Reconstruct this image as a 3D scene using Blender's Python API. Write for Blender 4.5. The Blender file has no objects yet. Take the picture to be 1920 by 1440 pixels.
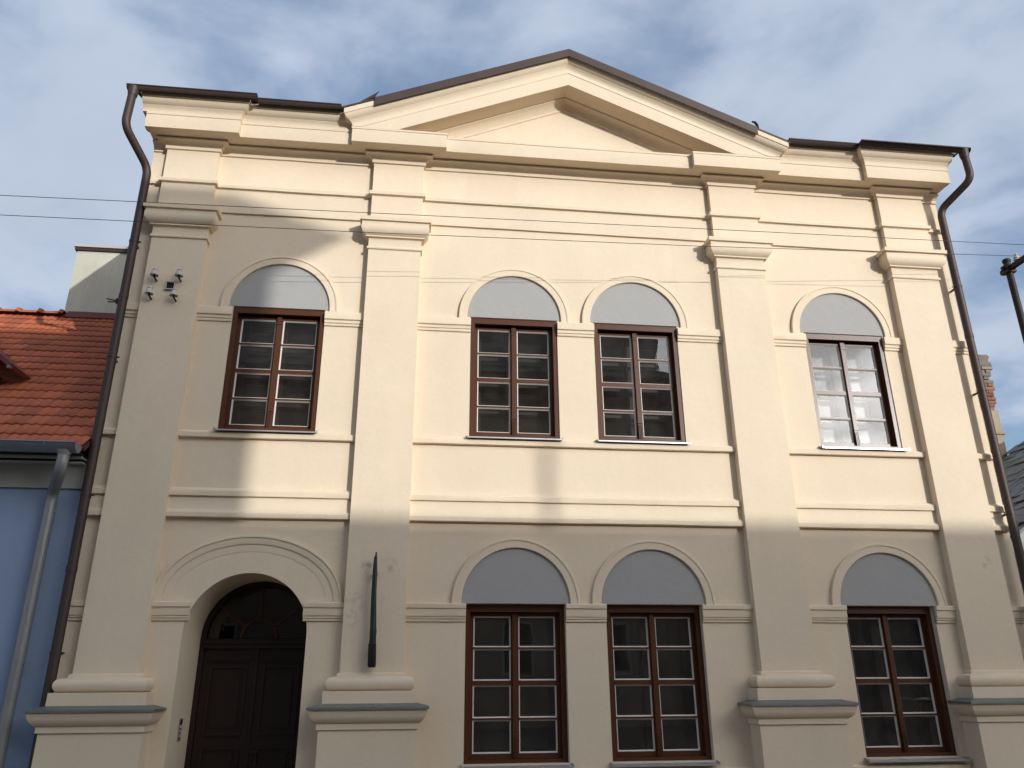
import bpy, bmesh, math, random
from mathutils import Vector, Matrix, noise
random.seed(7)
C = bpy.context.scene
COL = C.collection
Z0 = 1.7                      # eye height above the street; z below is written relative to the eye
R = math.radians

# ---------------------------------------------------------------- camera, sky, sun, exposure
def make_camera():
    yaw, pitch, roll = R(6.88953), R(20.73268), R(-0.31091)
    fwd = Vector((math.sin(yaw)*math.cos(pitch), math.cos(yaw)*math.cos(pitch), math.sin(pitch)))
    right = Vector((math.cos(yaw), -math.sin(yaw), 0))
    up = right.cross(fwd)
    a = right*math.cos(roll) + up*math.sin(roll)
    b = up*math.cos(roll) - right*math.sin(roll)
    cam = bpy.data.cameras.new('camera')
    cam.sensor_width = 36.0
    cam.lens = 1469.07/1920*36
    cam.clip_start = 0.05; cam.clip_end = 3000
    o = bpy.data.objects.new('camera', cam); COL.objects.link(o)
    o.matrix_world = Matrix(((a.x, b.x, -fwd.x, 0), (a.y, b.y, -fwd.y, -10), (a.z, b.z, -fwd.z, Z0), (0, 0, 0, 1)))
    C.camera = o
make_camera()

SUN_AZ, SUN_EL = 32.0, 13.3   # degrees to the right of the facade's normal; height
to_sun = Vector((math.sin(R(SUN_AZ))*math.cos(R(SUN_EL)), -math.cos(R(SUN_AZ))*math.cos(R(SUN_EL)), math.sin(R(SUN_EL))))
SUN_STRENGTH, SKY_STRENGTH, EXPOSURE = 3.05, 0.145, 0.0
sl = bpy.data.lights.new('sun', 'SUN'); sl.energy = SUN_STRENGTH; sl.angle = R(0.55); sl.color = (1.0, 0.98, 0.94)
so = bpy.data.objects.new('sun', sl); COL.objects.link(so)
so.rotation_euler = to_sun.to_track_quat('Z', 'Y').to_euler(); so.location = to_sun*60

def make_world():
    w = bpy.data.worlds.new('World'); C.world = w; w.use_nodes = True
    nt = w.node_tree; n = nt.nodes; l = nt.links; n.clear()
    out = n.new('ShaderNodeOutputWorld')
    sky = n.new('ShaderNodeTexSky'); sky.sky_type = 'NISHITA'; sky.sun_disc = False
    sky.sun_elevation = R(SUN_EL); sky.sun_rotation = math.atan2(to_sun.x, to_sun.y)
    sky.altitude = 300; sky.air_density = 1.0; sky.dust_density = 0.4; sky.ozone_density = 2.0
    b1 = n.new('ShaderNodeBackground'); b1.inputs[1].default_value = SKY_STRENGTH; l.new(sky.outputs[0], b1.inputs[0])
    tc = n.new('ShaderNodeTexCoord'); sep = n.new('ShaderNodeSeparateXYZ'); l.new(tc.outputs['Generated'], sep.inputs[0])
    def math_(op, a, b=None, c=None):
        m = n.new('ShaderNodeMath'); m.operation = op
        for i, v in enumerate((a, b, c)):
            if v is None: continue
            if isinstance(v, (int, float)): m.inputs[i].default_value = v
            else: l.new(v, m.inputs[i])
        return m.outputs[0]
    zz = math_('ADD', math_('MAXIMUM', sep.outputs[2], 0.0), 0.12)
    cx = math_('DIVIDE', sep.outputs[0], zz); cy = math_('DIVIDE', sep.outputs[1], zz)
    comb = n.new('ShaderNodeCombineXYZ'); l.new(cx, comb.inputs[0]); l.new(cy, comb.inputs[1])
    def noise(scale, detail, rough, off, dist=0.0, sx=1, sy=1):
        mp = n.new('ShaderNodeMapping'); mp.inputs['Location'].default_value = off; mp.inputs['Scale'].default_value = (sx, sy, 1)
        l.new(comb.outputs[0], mp.inputs[0])
        t = n.new('ShaderNodeTexNoise'); t.inputs['Scale'].default_value = scale; t.inputs['Detail'].default_value = detail
        t.inputs['Roughness'].default_value = rough; t.inputs['Distortion'].default_value = dist
        l.new(mp.outputs[0], t.inputs['Vector']); return t.outputs['Fac']
    big = noise(0.9, 3, 0.5, (3.1, 0.4, 0))
    puffs = noise(3.9, 5, 0.5, (1.7, 5.2, 0), 0.35)
    fine = noise(10.0, 5, 0.55, (4.7, 1.2, 0), 0.3)
    s = math_('ADD', math_('MULTIPLY', big, 0.85), math_('ADD', math_('MULTIPLY', puffs, 0.46), math_('MULTIPLY', fine, 0.12)))
    ramp = n.new('ShaderNodeMapRange'); ramp.interpolation_type = 'SMOOTHSTEP'
    ramp.inputs['From Min'].default_value = 0.55; ramp.inputs['From Max'].default_value = 0.82
    ramp.inputs['To Min'].default_value = 0.36; ramp.inputs['To Max'].default_value = 0.95
    l.new(s, ramp.inputs['Value'])
    # thin cloud scatters sunlight forward: it is brighter towards the sun
    dot = n.new('ShaderNodeVectorMath'); dot.operation = 'DOT_PRODUCT'; dot.inputs[1].default_value = to_sun
    l.new(tc.outputs['Generated'], dot.inputs[0])
    d = math_('MAXIMUM', dot.outputs['Value'], 0.0)
    glow = math_('ADD', 0.70, math_('ADD', math_('MULTIPLY', math_('POWER', d, 3.0), 0.35), math_('MULTIPLY', math_('POWER', d, 14.0), 8.0)))
    lum = math_('MULTIPLY', glow, math_('ADD', 0.86, math_('MULTIPLY', puffs, 0.26)))
    thin = n.new('ShaderNodeMix'); thin.data_type = 'RGBA'; thin.inputs['A'].default_value = (0.36, 0.60, 1.0, 1); thin.inputs['B'].default_value = (0.78, 0.885, 1.07, 1)
    l.new(ramp.outputs[0], thin.inputs['Factor'])
    cm = n.new('ShaderNodeMix'); cm.data_type = 'RGBA'; l.new(thin.outputs['Result'], cm.inputs['A']); cm.inputs['B'].default_value = (1.0, 0.97, 0.94, 1)
    l.new(math_('POWER', d, 3.0), cm.inputs['Factor'])
    b2 = n.new('ShaderNodeBackground'); l.new(cm.outputs['Result'], b2.inputs[0]); l.new(lum, b2.inputs[1])
    mx = n.new('ShaderNodeMixShader'); l.new(ramp.outputs[0], mx.inputs[0]); l.new(b1.outputs[0], mx.inputs[1]); l.new(b2.outputs[0], mx.inputs[2])
    l.new(mx.outputs[0], out.inputs[0])
make_world()
C.view_settings.view_transform = 'Standard'; C.view_settings.look = 'None'
C.view_settings.exposure = EXPOSURE; C.view_settings.gamma = 1.0; C.view_settings.use_curve_mapping = False
C.render.engine = 'CYCLES'
C.cycles.max_bounces = 10; C.cycles.transparent_max_bounces = 16; C.cycles.glossy_bounces = 5
C.cycles.caustics_reflective = False; C.cycles.caustics_refractive = False

# ---------------------------------------------------------------- materials
def mk(name, color, rough=0.8, var=0.08, vscale=1.2, grain=0.04, bump=0.0, bscale=60.0, metal=0.0, rand=0.0, spec=0.3, streak=0.0, hue=None):
    m = bpy.data.materials.new(name); m.use_nodes = True
    nt = m.node_tree; n = nt.nodes; l = nt.links
    p = n['Principled BSDF']; p.inputs['Roughness'].default_value = rough; p.inputs['Metallic'].default_value = metal
    p.inputs['Specular IOR Level'].default_value = spec
    g = n.new('ShaderNodeNewGeometry')
    def noise(scale, detail, sc=(1, 1, 1)):
        mp = n.new('ShaderNodeMapping'); mp.inputs['Scale'].default_value = sc; l.new(g.outputs['Position'], mp.inputs[0])
        t = n.new('ShaderNodeTexNoise'); t.inputs['Scale'].default_value = scale; t.inputs['Detail'].default_value = detail
        l.new(mp.outputs[0], t.inputs['Vector']); return t.outputs['Fac']
    def mth(op, a, b):
        x = n.new('ShaderNodeMath'); x.operation = op
        for i, v in enumerate((a, b)):
            if isinstance(v, (int, float)): x.inputs[i].default_value = v
            else: l.new(v, x.inputs[i])
        return x.outputs[0]
    f = mth('ADD', 1.0, mth('MULTIPLY', mth('SUBTRACT', noise(vscale, 5), 0.5), 2*var))
    f = mth('ADD', f, mth('MULTIPLY', mth('SUBTRACT', noise(vscale*18, 4), 0.5), 2*grain))
    if streak: f = mth('ADD', f, mth('MULTIPLY', mth('SUBTRACT', noise(5.0, 4, (1, 1, 0.12)), 0.5), 2*streak))
    if rand:
        oi = n.new('ShaderNodeObjectInfo')
        f = mth('MULTIPLY', f, mth('ADD', 1.0 - rand, mth('MULTIPLY', oi.outputs['Random'], 2*rand)))
    sc = n.new('ShaderNodeVectorMath'); sc.operation = 'SCALE'
    if hue:
        mix = n.new('ShaderNodeMix'); mix.data_type = 'RGBA'; mix.inputs['A'].default_value = (*color, 1); mix.inputs['B'].default_value = (*hue, 1)
        src = None
        if rand:
            src = n.new('ShaderNodeObjectInfo').outputs['Random']
            src = mth('FRACT', mth('MULTIPLY', src, 7.31), 0)
        else: src = noise(vscale*0.7, 3)
        l.new(src, mix.inputs['Factor']); l.new(mix.outputs['Result'], sc.inputs[0])
    else: sc.inputs[0].default_value = color
    l.new(f, sc.inputs['Scale']); l.new(sc.outputs[0], p.inputs['Base Color'])
    if bump:
        b = n.new('ShaderNodeBump'); b.inputs['Strength'].default_value = 1.0; b.inputs['Distance'].default_value = bump
        h = mth('ADD', mth('MULTIPLY', noise(bscale, 4), 0.35), mth('MULTIPLY', noise(bscale*0.08, 3), 1.6))
        l.new(h, b.inputs['Height']); l.new(b.outputs[0], p.inputs['Normal'])
    return m

M = {}
M['plaster'] = mk('cream_plaster', (0.705, 0.598, 0.450), 0.92, 0.075, 1.1, 0.04, 0.003, 70, spec=0.15, streak=0.025, hue=(0.718, 0.584, 0.434))
def stain(m, spots):
    nt = m.node_tree; n = nt.nodes; l = nt.links; p = n['Principled BSDF']
    src = p.inputs['Base Color'].links[0].from_socket; g = n.new('ShaderNodeNewGeometry')
    nz = n.new('ShaderNodeTexNoise'); nz.inputs['Scale'].default_value = 14; nz.inputs['Detail'].default_value = 4; l.new(g.outputs['Position'], nz.inputs['Vector'])
    tot = None
    for (x, y, z, r, k) in spots:
        d = n.new('ShaderNodeVectorMath'); d.operation = 'DISTANCE'; d.inputs[1].default_value = (x, y, z+Z0); l.new(g.outputs['Position'], d.inputs[0])
        mr = n.new('ShaderNodeMapRange'); mr.interpolation_type = 'SMOOTHSTEP'; mr.inputs['From Min'].default_value = r; mr.inputs['From Max'].default_value = r*.2; mr.inputs['To Max'].default_value = k
        l.new(d.outputs['Value'], mr.inputs['Value'])
        if tot is None: tot = mr.outputs[0]
        else:
            a = n.new('ShaderNodeMath'); a.operation = 'ADD'; l.new(tot, a.inputs[0]); l.new(mr.outputs[0], a.inputs[1]); tot = a.outputs[0]
    mr = n.new('ShaderNodeMapRange'); mr.inputs['From Min'].default_value = .45; mr.inputs['From Max'].default_value = .62; l.new(nz.outputs['Fac'], mr.inputs['Value'])
    mu = n.new('ShaderNodeMath'); mu.operation = 'MULTIPLY'; l.new(tot, mu.inputs[0]); l.new(mr.outputs[0], mu.inputs[1])
    mx = n.new('ShaderNodeMix'); mx.data_type = 'RGBA'; mx.inputs['B'].default_value = (.22, .18, .14, 1); l.new(mu.outputs[0], mx.inputs['Factor']); l.new(src, mx.inputs['A'])
    l.new(mx.outputs['Result'], p.inputs['Base Color'])
stain(M['plaster'], [(-.60, -.12, 1.30, .10, .55), (-.33, -.12, 1.33, .13, .3), (-.70, -.12, .88, .22, .2), (-.78, -.12, .68, .14, .22), (7.60, -.12, 1.45, .12, .3), (-.42, -.12, .95, .10, .15)])
M['grey_plaster'] = mk('blue_grey_plaster', (0.362, 0.352, 0.338), 0.92, 0.05, 1.5, 0.03, 0.004, 70, spec=0.15)
M['wood'] = mk('brown_window_paint', (0.082, 0.030, 0.014), 0.32, 0.12, 3, 0.08, 0.0008, 50, spec=0.28)
M['door_wood'] = mk('dark_door_wood', (0.016, 0.007, 0.0055), 0.5, 0.15, 3, 0.1, 0.001, 40, spec=0.35)
M['bead'] = mk('pale_putty_and_sheen', (0.62, 0.57, 0.52), 0.55, 0.08, 4, 0.05)  # pale putty tone that also paints in the bright edge sheen of the bars
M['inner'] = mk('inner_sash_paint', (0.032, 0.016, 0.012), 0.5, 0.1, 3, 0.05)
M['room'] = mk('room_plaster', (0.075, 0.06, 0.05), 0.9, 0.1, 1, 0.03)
M['brown_metal'] = mk('brown_sheet_metal', (0.058, 0.038, 0.033), 0.55, 0.25, 2, 0.10, metal=0.35, spec=0.45, streak=0.06)
M['zinc'] = mk('weathered_zinc', (0.27, 0.275, 0.275), 0.45, 0.18, 3, 0.10, metal=0.4)
M['flash'] = mk('grey_flashing', (0.195, 0.205, 0.20), 0.5, 0.2, 6, 0.15, metal=0.45)
M['sill'] = mk('silver_sill_sheet', (0.52, 0.51, 0.52), 0.33, 0.1, 4, 0.05, metal=0.6)
M['blue'] = mk('blue_render', (0.25, 0.325, 0.47), 0.9, 0.09, 1.1, 0.03, 0.004, 60, spec=0.15, streak=0.04)
M['pale'] = mk('pale_grey_render', (0.37, 0.37, 0.345), 0.9, 0.1, 1.5, 0.05, 0.004, 60, spec=0.15, streak=0.05)
M['chimney'] = mk('greenish_white_render', (0.54, 0.53, 0.44), 0.9, 0.22, 1.4, 0.08, 0.005, 50, spec=0.15, streak=0.16)
M['concrete'] = mk('concrete', (0.45, 0.44, 0.42), 0.9, 0.12, 3, 0.08)
M['white_board'] = mk('white_eave_board', (0.62, 0.63, 0.63), 0.6, 0.08, 3, 0.05)
M['dark'] = mk('dark_gap', (0.02, 0.02, 0.02), 0.9)
M['tile'] = mk('red_clay_tile', (0.45, 0.125, 0.055), 0.62, 0.10, 2.2, 0.10, 0.002, 40, rand=0.16, hue=(0.34, 0.10, 0.052), spec=0.3)
M['under'] = mk('roof_underlay', (0.12, 0.04, 0.03), 0.9)
M['red_metal'] = mk('red_sheet_metal', (0.13, 0.024, 0.022), 0.5, 0.1, 2, 0.05)
M['slate'] = mk('grey_slate', (0.135, 0.15, 0.165), 0.6, 0.15, 3, 0.12, 0.003, 30, rand=0.14)
M['brick'] = mk('old_red_brick', (0.21, 0.072, 0.048), 0.9, 0.2, 4, 0.2, 0.006, 50, rand=0.3, hue=(0.20, 0.11, 0.075))
M['brick_grey'] = mk('sooty_brick', (0.22, 0.19, 0.155), 0.9, 0.25, 4, 0.2, 0.006, 50, rand=0.25)
M['mortar'] = mk('crumbling_mortar', (0.33, 0.27, 0.19), 0.95, 0.25, 3, 0.2, 0.01, 40)
M['iron'] = mk('dark_iron', (0.030, 0.022, 0.022), 0.6, 0.2, 6, 0.1, metal=0.4)
M['green_metal'] = mk('dark_green_metal', (0.016, 0.024, 0.021), 0.38, 0.4, 5, 0.2, metal=0.3, streak=0.3, spec=0.5)
M['porcelain'] = mk('porcelain', (0.50, 0.46, 0.43), 0.3, 0.12, 8, 0.06, spec=0.5)
M['wire'] = mk('wire_metal', (0.03, 0.03, 0.035), 0.6)
M['steel'] = mk('brushed_steel', (0.42, 0.42, 0.42), 0.35, 0.05, 5, 0.03, metal=0.8)
M['asphalt'] = mk('warm_stone_setts', (0.17, 0.135, 0.105), 0.9, 0.2, 0.6, 0.15, 0.004, 30)
M['cobble'] = mk('granite_paving', (0.20, 0.17, 0.14), 0.85, 0.2, 0.8, 0.15, 0.004, 25)
M['opp'] = mk('ochre_render', (0.34, 0.26, 0.19), 0.9, 0.1, 0.5, 0.04)
M['opp2'] = mk('grey_render', (0.46, 0.42, 0.37), 0.9, 0.1, 0.5, 0.04)
M['opp_low'] = mk('dark_render', (0.20, 0.17, 0.14), 0.9, 0.1, 0.5, 0.04)
M['opp_roof'] = mk('brown_roof', (0.14, 0.06, 0.045), 0.8, 0.15, 1, 0.1)

def glass(name, tint, boost, rough_wave=0.0, reflect_film=0.0):
    m = bpy.data.materials.new(name); m.use_nodes = True
    nt = m.node_tree; n = nt.nodes; l = nt.links; n.clear()
    out = n.new('ShaderNodeOutputMaterial')
    tr = n.new('ShaderNodeBsdfTransparent'); tr.inputs[0].default_value = (*tint, 1)
    gl = n.new('ShaderNodeBsdfGlossy'); gl.inputs['Roughness'].default_value = 0.0; gl.inputs[0].default_value = (1, 1, 1, 1)
    fr = n.new('ShaderNodeFresnel'); fr.inputs[0].default_value = 1.52
    g = n.new('ShaderNodeNewGeometry')
    a = n.new('ShaderNodeMath'); a.operation = 'SUBTRACT'; a.inputs[0].default_value = 1.0; l.new(g.outputs['Backfacing'], a.inputs[1])
    b = n.new('ShaderNodeMath'); b.operation = 'MULTIPLY'; l.new(fr.outputs[0], b.inputs[0]); l.new(a.outputs[0], b.inputs[1])
    c = n.new('ShaderNodeMath'); c.operation = 'MULTIPLY'; c.use_clamp = True; l.new(b.outputs[0], c.inputs[0]); c.inputs[1].default_value = boost
    mx = n.new('ShaderNodeMixShader'); l.new(c.outputs[0], mx.inputs[0]); l.new(tr.outputs[0], mx.inputs[1]); l.new(gl.outputs[0], mx.inputs[2])
    if rough_wave:
        t = n.new('ShaderNodeTexNoise'); t.inputs['Scale'].default_value = 2.2; t.inputs['Detail'].default_value = 1
        l.new(g.outputs['Position'], t.inputs['Vector'])
        bp = n.new('ShaderNodeBump'); bp.inputs['Distance'].default_value = rough_wave; l.new(t.outputs['Fac'], bp.inputs['Height'])
        l.new(bp.outputs[0], gl.inputs['Normal'])
    if reflect_film:       # thin uneven pale film, painted in for soft grey-brown reflections
        t = n.new('ShaderNodeTexNoise'); t.inputs['Scale'].default_value = 3.5; t.inputs['Detail'].default_value = 5
        l.new(g.outputs['Position'], t.inputs['Vector'])
        r = n.new('ShaderNodeMapRange'); r.inputs['From Min'].default_value = .3; r.inputs['From Max'].default_value = .75; r.inputs['To Min'].default_value = reflect_film*.35; r.inputs['To Max'].default_value = reflect_film*1.7
        l.new(t.outputs['Fac'], r.inputs['Value'])
        df = n.new('ShaderNodeBsdfDiffuse'); df.inputs[0].default_value = (.50, .44, .39, 1)
        m2 = n.new('ShaderNodeMixShader'); l.new(r.outputs[0], m2.inputs[0]); l.new(mx.outputs[0], m2.inputs[1]); l.new(df.outputs[0], m2.inputs[2]); mx = m2
    l.new(mx.outputs[0], out.inputs[0])
    return m
M['glass'] = glass('window_glass', (0.86, 0.87, 0.86), 1.9, 0.0015, 0.016)      # two surfaces of one pane
M['door_glass'] = glass('dark_door_glass', (0.25, 0.22, 0.2), 1.2)

# ---------------------------------------------------------------- mesh helpers
class MB:
    def __init__(s): s.v = []; s.f = []
    def add(s, vs, fs):
        k = len(s.v); s.v += [tuple(q) for q in vs]; s.f += [tuple(i + k for i in f) for f in fs]
    def box(s, x0, x1, y0, y1, z0, z1):
        s.add([(x, y, z) for z in (z0, z1) for y in (y0, y1) for x in (x0, x1)],
              [(0, 2, 3, 1), (4, 5, 7, 6), (0, 1, 5, 4), (2, 6, 7, 3), (0, 4, 6, 2), (1, 3, 7, 5)])
    def hexa(s, q):          # 8 corners: bottom loop 4 then top loop 4
        s.add(q, [(3, 2, 1, 0), (4, 5, 6, 7), (0, 1, 5, 4), (1, 2, 6, 5), (2, 3, 7, 6), (3, 0, 4, 7)])
    def loft(s, rows, closed_rows=False, caps=True, closed_cols=False):
        n = len(rows[0]); k = len(s.v); m = len(rows)
        for r in rows: s.v += [tuple(q) for q in r]
        for i in range(m if closed_rows else m - 1):
            for j in range(n if closed_cols else n - 1):
                a = k + i*n + j; b = k + i*n + (j+1) % n; c = k + ((i+1) % m)*n + (j+1) % n; d = k + ((i+1) % m)*n + j
                s.f.append((a, b, c, d))
        if caps and closed_rows and not closed_cols:
            s.f.append(tuple(k + i*n for i in range(m))); s.f.append(tuple(k + i*n + n - 1 for i in reversed(range(m))))
        if caps and closed_cols and not closed_rows:
            s.f.append(tuple(k + j for j in range(n))); s.f.append(tuple(k + (m-1)*n + j for j in reversed(range(n))))
    def tube(s, pts, r, seg=12, caps=True):
        pts = [Vector(p) for p in pts]; rows = []
        rs = r if isinstance(r, (list, tuple)) else [r]*len(pts)
        ref = None
        for i, p in enumerate(pts):
            t = ((pts[min(i+1, len(pts)-1)] - pts[max(i-1, 0)])).normalized()
            if ref is None:
                ref = t.orthogonal().normalized()
            u = (ref - t*ref.dot(t)).normalized(); ref = u; w = t.cross(u)
            rows.append([p + (u*math.cos(a) + w*math.sin(a))*rs[i] for a in [2*math.pi*k/seg for k in range(seg)]])
        s.loft(rows, closed_cols=True, caps=caps)
    def lathe(s, prof, cx, cy, seg=14, axis='z'):
        rows = []
        for r, h in prof:
            rows.append([(cx + r*math.cos(2*math.pi*k/seg), cy + r*math.sin(2*math.pi*k/seg), h) for k in range(seg)])
        s.loft(rows, closed_cols=True, caps=True)
    def mesh(s, name, smooth=None):
        me = bpy.data.meshes.new(name); me.from_pydata(s.v, [], s.f); me.update()
        bm = bmesh.new(); bm.from_mesh(me); bmesh.ops.remove_doubles(bm, verts=bm.verts, dist=1e-5)
        bmesh.ops.recalc_face_normals(bm, faces=bm.faces)
        if smooth:
            for f in bm.faces: f.smooth = True
            for e in bm.edges:
                if len(e.link_faces) == 2 and e.calc_face_angle(0) > R(smooth): e.smooth = False
        bm.to_mesh(me); bm.free(); return me

WORLD = {}                    # world location of each object made here
def tag(o, label=None, cat=None, group=None, kind=None):
    if label: o['label'] = label
    if cat: o['category'] = cat
    if group: o['group'] = group
    if kind: o['kind'] = kind
    return o
def empty(name, loc, label, cat, group=None):
    o = bpy.data.objects.new(name, None); COL.objects.link(o)
    L = Vector((loc[0], loc[1], loc[2] + Z0)); o.location = L; WORLD[o] = L
    o.empty_display_size = 0.3
    return tag(o, label, cat, group)
def obj(name, mb, mat, parent=None, smooth=None, label=None):
    """one mesh object from a builder whose points are (x, y, z relative to the eye)"""
    me = mb.mesh(name, smooth) if isinstance(mb, MB) else mb
    co = [v.co for v in me.vertices]
    lo = Vector([min(c[i] for c in co) for i in range(3)]); hi = Vector([max(c[i] for c in co) for i in range(3)])
    base = Vector(((lo.x + hi.x)/2, (lo.y + hi.y)/2, lo.z))
    for v in me.vertices: v.co -= base
    me.materials.append(M[mat])
    o = bpy.data.objects.new(name, me); COL.objects.link(o)
    L = base + Vector((0, 0, Z0)); WORLD[o] = L
    if parent: o.parent = parent; o.location = L - WORLD[parent]
    else: o.location = L
    if label: o['label'] = label
    return o
def inst(name, me, mat, parent, loc, rot=(0, 0, 0)):
    """an object of its own that shares an already built mesh (mesh in its own local axes)"""
    if not me.materials: me.materials.append(M[mat])
    o = bpy.data.objects.new(name, me); COL.objects.link(o)
    L = Vector((loc[0], loc[1], loc[2] + Z0)); WORLD[o] = L
    if parent: o.parent = parent; o.location = L - WORLD[parent]
    else: o.location = L
    o.rotation_euler = rot
    return o
def copy_tree(o, parent, shift):
    c = o.copy(); COL.objects.link(c); c.parent = parent
    WORLD[c] = WORLD[o] + shift; c.location = WORLD[c] - (WORLD[parent] if parent else Vector())
    for ch in list(o.children):
        copy_tree(ch, c, shift)
    return c
def bend(pts, r=0.09, n=5):
    """round the corners of a polyline"""
    P = [Vector(p) for p in pts]; out = [P[0]]
    for i in range(1, len(P)-1):
        a = (P[i-1]-P[i]); b = (P[i+1]-P[i]); d = min(r, a.length*0.45, b.length*0.45)
        s = P[i] + a.normalized()*d; e = P[i] + b.normalized()*d
        for k in range(n+1):
            t = k/n; out.append(s*(1-t)**2 + P[i]*2*t*(1-t) + e*t*t)
    out.append(P[-1]); return out

GROUND = -Z0
# ---------------------------------------------------------------- ground
g = MB(); g.add([(-400, -400, GROUND), (400, -400, GROUND), (400, 400, GROUND), (-400, 400, GROUND)], [(0, 1, 2, 3)])
tag(obj('street', g, 'asphalt'), 'stone paved street in front of the cream house', kind='structure')
g = MB(); g.box(-40, 40, -2.2, 0.1, GROUND - 0.2, GROUND + 0.12)
tag(obj('pavement', g, 'cobble'), 'raised stone pavement along the foot of the houses', kind='structure')

# ---------------------------------------------------------------- the cream townhouse
house = empty('townhouse', (2.07, 0, GROUND), 'cream neoclassical house with pilasters, pediment and brown windows', 'building')
XL, XR = -4.0, 8.14
PIL = [(-3.785, -3.063), (-0.846, -0.110), (4.287, 5.022), (7.078, 7.829)]
WIN_X = [-1.995, 1.243, 3.003, 6.180]
DCX, DR, DZ = -1.985, 0.712, 0.525            # door arch centre x, radius, springing
UZ0, UZ1, LZ0, LZ1 = 3.04, 4.80, -0.907, 0.893
HW = 0.615
holes = [(x-HW, x+HW, UZ0, UZ1) for x in WIN_X] + [(x-HW-0.008, x+HW+0.008, LZ0, LZ1) for x in WIN_X[1:]]
door_hole = (DCX-DR, DCX+DR, GROUND, 1.32)
def make_wall():
    w = MB(); T = 0.36
    allh = holes + [door_hole]
    xs = sorted({XL, XR} | {h[0] for h in allh} | {h[1] for h in allh}); zs = sorted({GROUND, 7.9} | {h[2] for h in allh} | {h[3] for h in allh})
    def inside(i, j):
        if i < 0 or j < 0 or i >= len(xs)-1 or j >= len(zs)-1: return False
        cx, cz = (xs[i]+xs[i+1])/2, (zs[j]+zs[j+1])/2
        return not any(h[0] < cx < h[1] and h[2] < cz < h[3] for h in allh)
    def indoor(i, j):
        cx, cz = (xs[i]+xs[i+1])/2, (zs[j]+zs[j+1])/2
        return door_hole[0] < cx < door_hole[1] and door_hole[2] < cz < door_hole[3]
    for i in range(len(xs)-1):
        for j in range(len(zs)-1):
            if not inside(i, j): continue
            x0, x1, z0, z1 = xs[i], xs[i+1], zs[j], zs[j+1]
            w.add([(x0, 0, z0), (x1, 0, z0), (x1, 0, z1), (x0, 0, z1)], [(0, 1, 2, 3)])
            w.add([(x0, T, z0), (x1, T, z0), (x1, T, z1), (x0, T, z1)], [(3, 2, 1, 0)])
            for (di, dj, a, b) in ((-1, 0, (x0, z0), (x0, z1)), (1, 0, (x1, z1), (x1, z0)), (0, -1, (x1, z0), (x0, z0)), (0, 1, (x0, z1), (x1, z1))):
                ii, jj = i+di, j+dj
                if inside(ii, jj): continue
                if 0 <= ii < len(xs)-1 and 0 <= jj < len(zs)-1 and indoor(ii, jj): continue
                w.add([(a[0], 0, a[1]), (b[0], 0, b[1]), (b[0], T, b[1]), (a[0], T, a[1])], [(0, 1, 2, 3)])
    # arch over the door: spandrels and the deep reveal
    N = 56; D = 0.88; top = door_hole[3]
    arc = [(DCX + DR*math.cos(math.pi*(1-k/N)), DZ + DR*math.sin(math.pi*(1-k/N))) for k in range(N+1)]
    for k in range(N):
        (ax, az), (bx, bz) = arc[k], arc[k+1]
        w.add([(ax, 0, az), (bx, 0, bz), (bx, 0, top), (ax, 0, top)], [(0, 1, 2, 3)])
        w.add([(ax, T, az), (bx, T, bz), (bx, T, top), (ax, T, top)], [(3, 2, 1, 0)])
    prof = [(DCX-DR, GROUND)] + arc + [(DCX+DR, GROUND)]
    w.loft([[(x, 0, z) for x, z in prof], [(x, D, z) for x, z in prof]])
    return obj('wall', w, 'plaster', house)
make_wall()
w = MB()
for x in (XL, XR):
    w.box(x if x < 0 else x-0.3, x+0.3 if x < 0 else x, 0.37, 9, GROUND, 7.9)
w.box(XL, XR, 9.0, 9.3, GROUND, 7.9)
obj('side_wall', w, 'plaster', house)
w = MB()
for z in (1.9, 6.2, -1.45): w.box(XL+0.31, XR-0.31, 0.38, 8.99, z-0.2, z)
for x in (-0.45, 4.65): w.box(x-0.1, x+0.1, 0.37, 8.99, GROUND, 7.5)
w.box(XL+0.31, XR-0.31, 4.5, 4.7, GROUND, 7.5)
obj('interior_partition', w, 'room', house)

# low wall plinth under the ground-floor windows
for (a, b) in ((0.06, 4.07), (5.19, 6.87)):
    w = MB(); w.hexa([(a, 0.02, GROUND), (b, 0.02, GROUND), (b, -0.045, GROUND), (a, -0.045, GROUND),
                      (a, 0.02, -0.97), (b, 0.02, -0.97), (b, -0.045, -1.0), (a, -0.045, -1.0)][0:8])
    obj('wall_plinth', w, 'plaster', house)

def ring_block(mb, xl, xr, prof, base, back=0.03):
    """moulding that returns round both sides of a block standing proud of the wall; prof = (offset, z)"""
    rows = [[(xl-o, back, z), (xl-o, -(base+o), z), (xr+o, -(base+o), z), (xr+o, back, z)] for o, z in prof]
    k = len(mb.v); mb.loft(rows, caps=False)
    n = len(rows)
    mb.f.append((k, k+1, k+2, k+3)); e = k+(n-1)*4; mb.f.append((e+3, e+2, e+1, e))
def arcpts(o0, z0, o1, z1, bulge, n=6):
    """points from (o0,z0) to (o1,z1) on an arc; bulge > 0 pushes outwards"""
    out = []
    dx, dz = o1-o0, z1-z0; L = math.hypot(dx, dz); nx, nz = -dz/L, dx/L
    if nx < 0: nx, nz = -nx, -nz
    for k in range(n+1):
        t = k/n; h = bulge*4*t*(1-t)
        out.append((o0+dx*t+nx*h, z0+dz*t+nz*h))
    return out

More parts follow.
